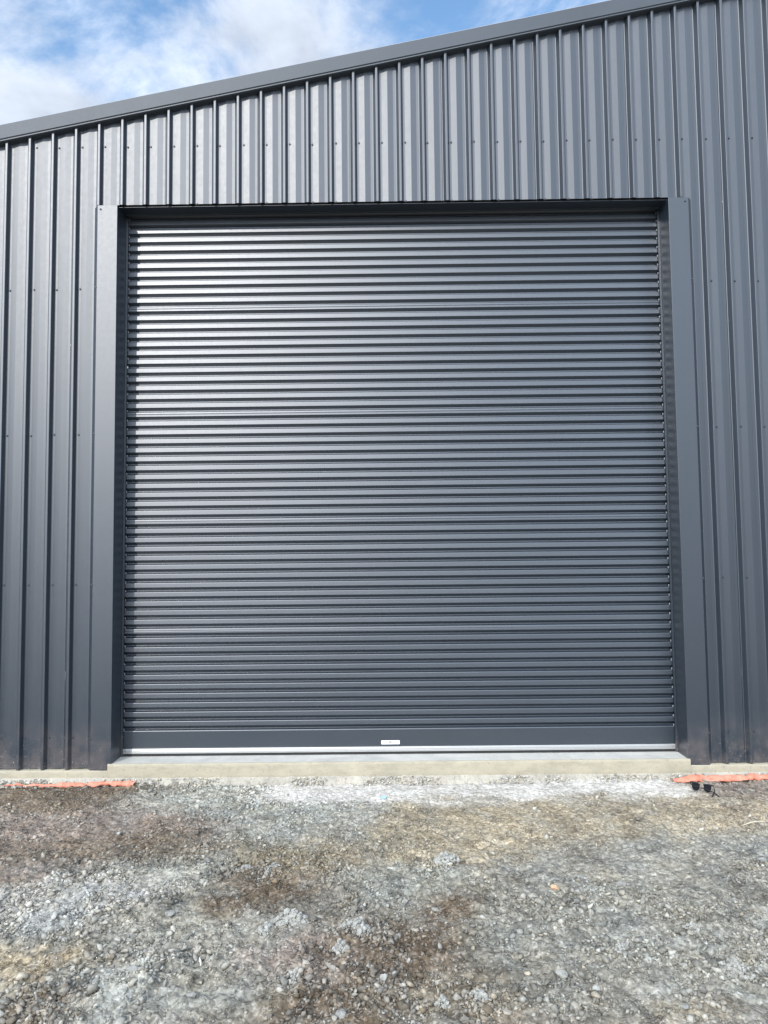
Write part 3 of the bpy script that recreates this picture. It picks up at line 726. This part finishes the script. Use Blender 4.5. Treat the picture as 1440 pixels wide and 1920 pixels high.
# ------------------------------------------------------------------ orange membrane strips along the footing
def ribbon(name, top, bot, label, seed, thick=.0012):
    n = 70; V = []; Fc = []; T = np.array(top, float); B = np.array(bot, float); u = np.linspace(0, 1, n)
    ti = np.stack([np.interp(u, T[:, 0], T[:, c]) for c in (1, 2, 3)], -1); bi = np.stack([np.interp(u, B[:, 0], B[:, c]) for c in (1, 2, 3)], -1)
    rag = np.random.default_rng(seed); ti[:, 2] += np.convolve(rag.normal(0, .006, n+2), [.25, .5, .25], 'valid'); bi[:, 2] += np.convolve(rag.normal(0, .005, n+2), [.25, .5, .25], 'valid')+.004; bi[:, 1] += rag.normal(0, .004, n)
    rows = 6
    for r in range(rows):
        f = r/(rows-1)
        for i in range(n):
            p = ti[i]*(1-f)+bi[i]*f
            wv = .007*math.sin(i*.55+seed+f*2)*f+.004*math.sin(i*1.3+seed*2-f*3)+.004*float(noise2(np.array([i*.12]), np.array([f*1.3]), .25, seed)[0])
            V.append((p[0], p[1]-wv, p[2]+.010*math.sin(f*math.pi)+wv*.8))
    for r in range(rows-1):
        for i in range(n-1):
            a = r*n+i; Fc.append((a, a+n, a+n+1, a+1))
    o = mesh_obj(name, V, Fc, m_orange, None, None, True); md = o.modifiers.new('film_thickness', 'SOLIDIFY'); md.thickness = thick
    return tag(o, label, 'plastic strip', 'orange membrane strips along the footing')
ribbon('membrane_strip', [(0, -2.87, -.085, -.122), (.12, -2.76, -.085, -.116), (.16, -2.73, -.085, -.122), (.25, -2.65, -.085, -.117), (.38, -2.52, -.085, -.120), (.45, -2.45, -.085, -.104), (.55, -2.34, -.085, -.100), (.62, -2.27, -.085, -.110), (.8, -2.1, -.085, -.096), (1, -1.895, -.09, -.092)],
       [(0, -2.87, -.088, -.126), (.25, -2.65, -.098, -.128), (.45, -2.45, -.115, -.133), (.62, -2.27, -.12, -.131), (.8, -2.1, -.115, -.122), (.92, -2.0, -.12, -.128), (1, -1.93, -.125, -.134)],
       'torn orange plastic strip along the footing left of the door', 3)
right_strip = ribbon('membrane_strip', [(0, 1.95, -.09, -.108), (.10, 2.10, -.09, -.092), (.16, 2.16, -.09, -.093), (.20, 2.21, -.09, -.104), (.24, 2.245, -.085, -.092), (.4, 2.46, -.085, -.090), (.7, 2.75, -.085, -.082), (1, 3.2, -.085, -.088)],
       [(0, 1.965, -.125, -.132), (.18, 2.17, -.13, -.131), (.3, 2.33, -.125, -.129), (.5, 2.55, -.115, -.122), (.7, 2.75, -.115, -.118), (1, 3.2, -.11, -.122)],
       'crumpled orange plastic strip along the footing right of the door, behind the sunglasses', 8)
b = MB(); # a loose tail that stands up from the right-hand strip
b.poly([(2.13, -.098, -.074), (2.20, -.112, -.111), (2.26, -.112, -.108), (2.215, -.100, -.096)])
b.poly([(2.13, -.0965, -.074), (2.215, -.0985, -.096), (2.26, -.1105, -.108), (2.20, -.1105, -.111)])
b.build('loose_tail', m_orange, right_strip)

# ------------------------------------------------------------------ sunglasses
gxw, gyw = on_ground(1317, 1496, -.165)
gl = tag(empty('sunglasses', (gxw, gyw, float(height(np.array([gxw]), np.array([gyw]))[0]))), 'black sunglasses lying on the ground before the right orange strip', 'sunglasses')
gl.rotation_euler = (R(-18), 0, R(-6)); gl.scale = (1.1, 1.1, 1.15)
tl_ = R(7)
def lens_outline(s, grow=0.0):
    # browline lens: straight top, rounded lower half
    cx = s*.034; pts = []
    base_ = [(-.024, .020), (-.012, .0235), (.004, .0245), (.018, .0235), (.0245, .019), (.0245, .008), (.021, -.006), (.013, -.0155), (.002, -.0185), (-.009, -.0170), (-.018, -.009), (-.0225, .004)]
    for x, z in base_: pts.append((cx+s*x*(1+grow), (z-.002)*(1+grow)+.002))
    if s < 0: pts = pts[::-1]
    q = [(x, z) for x, z in pts]
    ex = fillet(q+q[:2], [0]+[.006]*(len(q))+[0], 3)[1:]
    return [(x*math.cos(tl_)-z*math.sin(-tl_), z*math.cos(tl_)+x*math.sin(-tl_)) for x, z in ex]
ZG = .030
for s in (-1, 1):
    ol = lens_outline(s); n = len(ol); V = [(x, -.0012, z+ZG) for x, z in ol]+[(x, .0012, z+ZG) for x, z in ol]
    Fc = [tuple(range(n)), tuple(range(2*n-1, n-1, -1))]+[(i, i+n, (i+1) % n+n, (i+1) % n) for i in range(n)]
    mesh_obj('lens', V, Fc, m_lens, gl)
def rot(x, z): return (x*math.cos(tl_)+z*math.sin(tl_), z*math.cos(tl_)-x*math.sin(tl_)+ZG)
def T3(x, y, z): a, c = rot(x, z); return (a, y, c)
fr = MB()
for s in (-1, 1):
    fr.tube([T3(s*.0085, 0, .019), T3(s*.022, -.001, .0255), T3(s*.040, -.001, .0265), T3(s*.056, 0, .0235), T3(s*.066, .0, .0235), T3(s*.070, -.003, .022)], [.0022, .0034, .0036, .0036, .0034, .002], 8, 0)
    ol = lens_outline(s, .03); fr.tube([(x, 0, z+ZG) for x, z in ol+ol[:1]], .0011, 6, 1)
fr.tube([T3(-.011, 0, .013), T3(0, -.002, .0165), T3(.011, 0, .013)], .0026, 6, 1)
fr.build('frame', [m_blackgloss, m_wire], gl, True)
t1 = MB(); t1.tube([T3(-.068, -.004, .018), T3(-.05, -.012, .006), T3(.0, -.016, .000), T3(.05, -.018, -.008), T3(.066, -.024, -.014), T3(.080, -.034, -.026), T3(.092, -.044, -.036)], [.0024, .0024, .0024, .0028, .0034, .0040, .0040], 8)
t1.build('temple', m_blackgloss, gl, True)
t2 = MB(); t2.tube([T3(.068, -.004, .020), T3(.074, -.012, .004), T3(.070, -.020, -.010), T3(.060, -.034, -.022), T3(.050, -.052, -.033), T3(.045, -.060, -.037)], [.0024, .0024, .0028, .0034, .0038, .0038], 8)
t2.build('temple', m_blackgloss, gl, True)

# ------------------------------------------------------------------ small litter
def ground_pt(px, py, dz=.004):
    x, y = on_ground(px, py, -.17); return (x, y, float(height(np.array([x]), np.array([y]))[0])+dz)
def sliver(name, a, c, r0, mat, label, cat, bend=.004):
    p0, p1 = Vector(ground_pt(*a)), Vector(ground_pt(*c)); b = MB()
    pts = [p0.lerp(p1, t)+Vector((0, 0, bend*math.sin(t*math.pi)))+Vector((random.uniform(-1, 1), random.uniform(-1, 1), 0))*bend*.3 for t in (0, .2, .4, .6, .8, 1)]
    b.tube([tuple(q) for q in pts], [r0*.5, r0, r0*1.1, r0, r0*.8, r0*.3], 6); return tag(b.build(name, mat, None, True), label, cat)
sliver('wood_splinter', (374, 1793, .012), (377, 1813, .008), .004, m_wplastic, 'short white splinter lying on grey chips at lower left', 'splinter')
sliver('twig', (1390, 1551, .006), (1438, 1546, .010), .0028, m_stick, 'thin pale twig at the right edge on tan soil', 'twig', .010)
sliver('rubber_scrap', (944, 1473, .008), (962, 1471, .010), .007, m_rubber, 'thin black scrap on the white slurry before the sill', 'scrap', .010)
b = MB(); p = Vector(ground_pt(719, 1504, .006))
b.v = [tuple(p+Vector(q)) for q in ((-.020, -.016, 0), (.018, -.018, .002), (.021, .014, .007), (-.012, .020, .004), (-.020, -.016, -.002), (.018, -.018, 0), (.021, .014, .005), (-.012, .020, .002))]
b.f = [(0, 1, 2, 3), (7, 6, 5, 4), (0, 4, 5, 1), (1, 5, 6, 2), (2, 6, 7, 3), (3, 7, 4, 0)]; b.mi = [0]*6
tag(b.build('plastic_scrap', m_blue), 'pale blue plastic scrap at the edge of the white slurry', 'scrap')
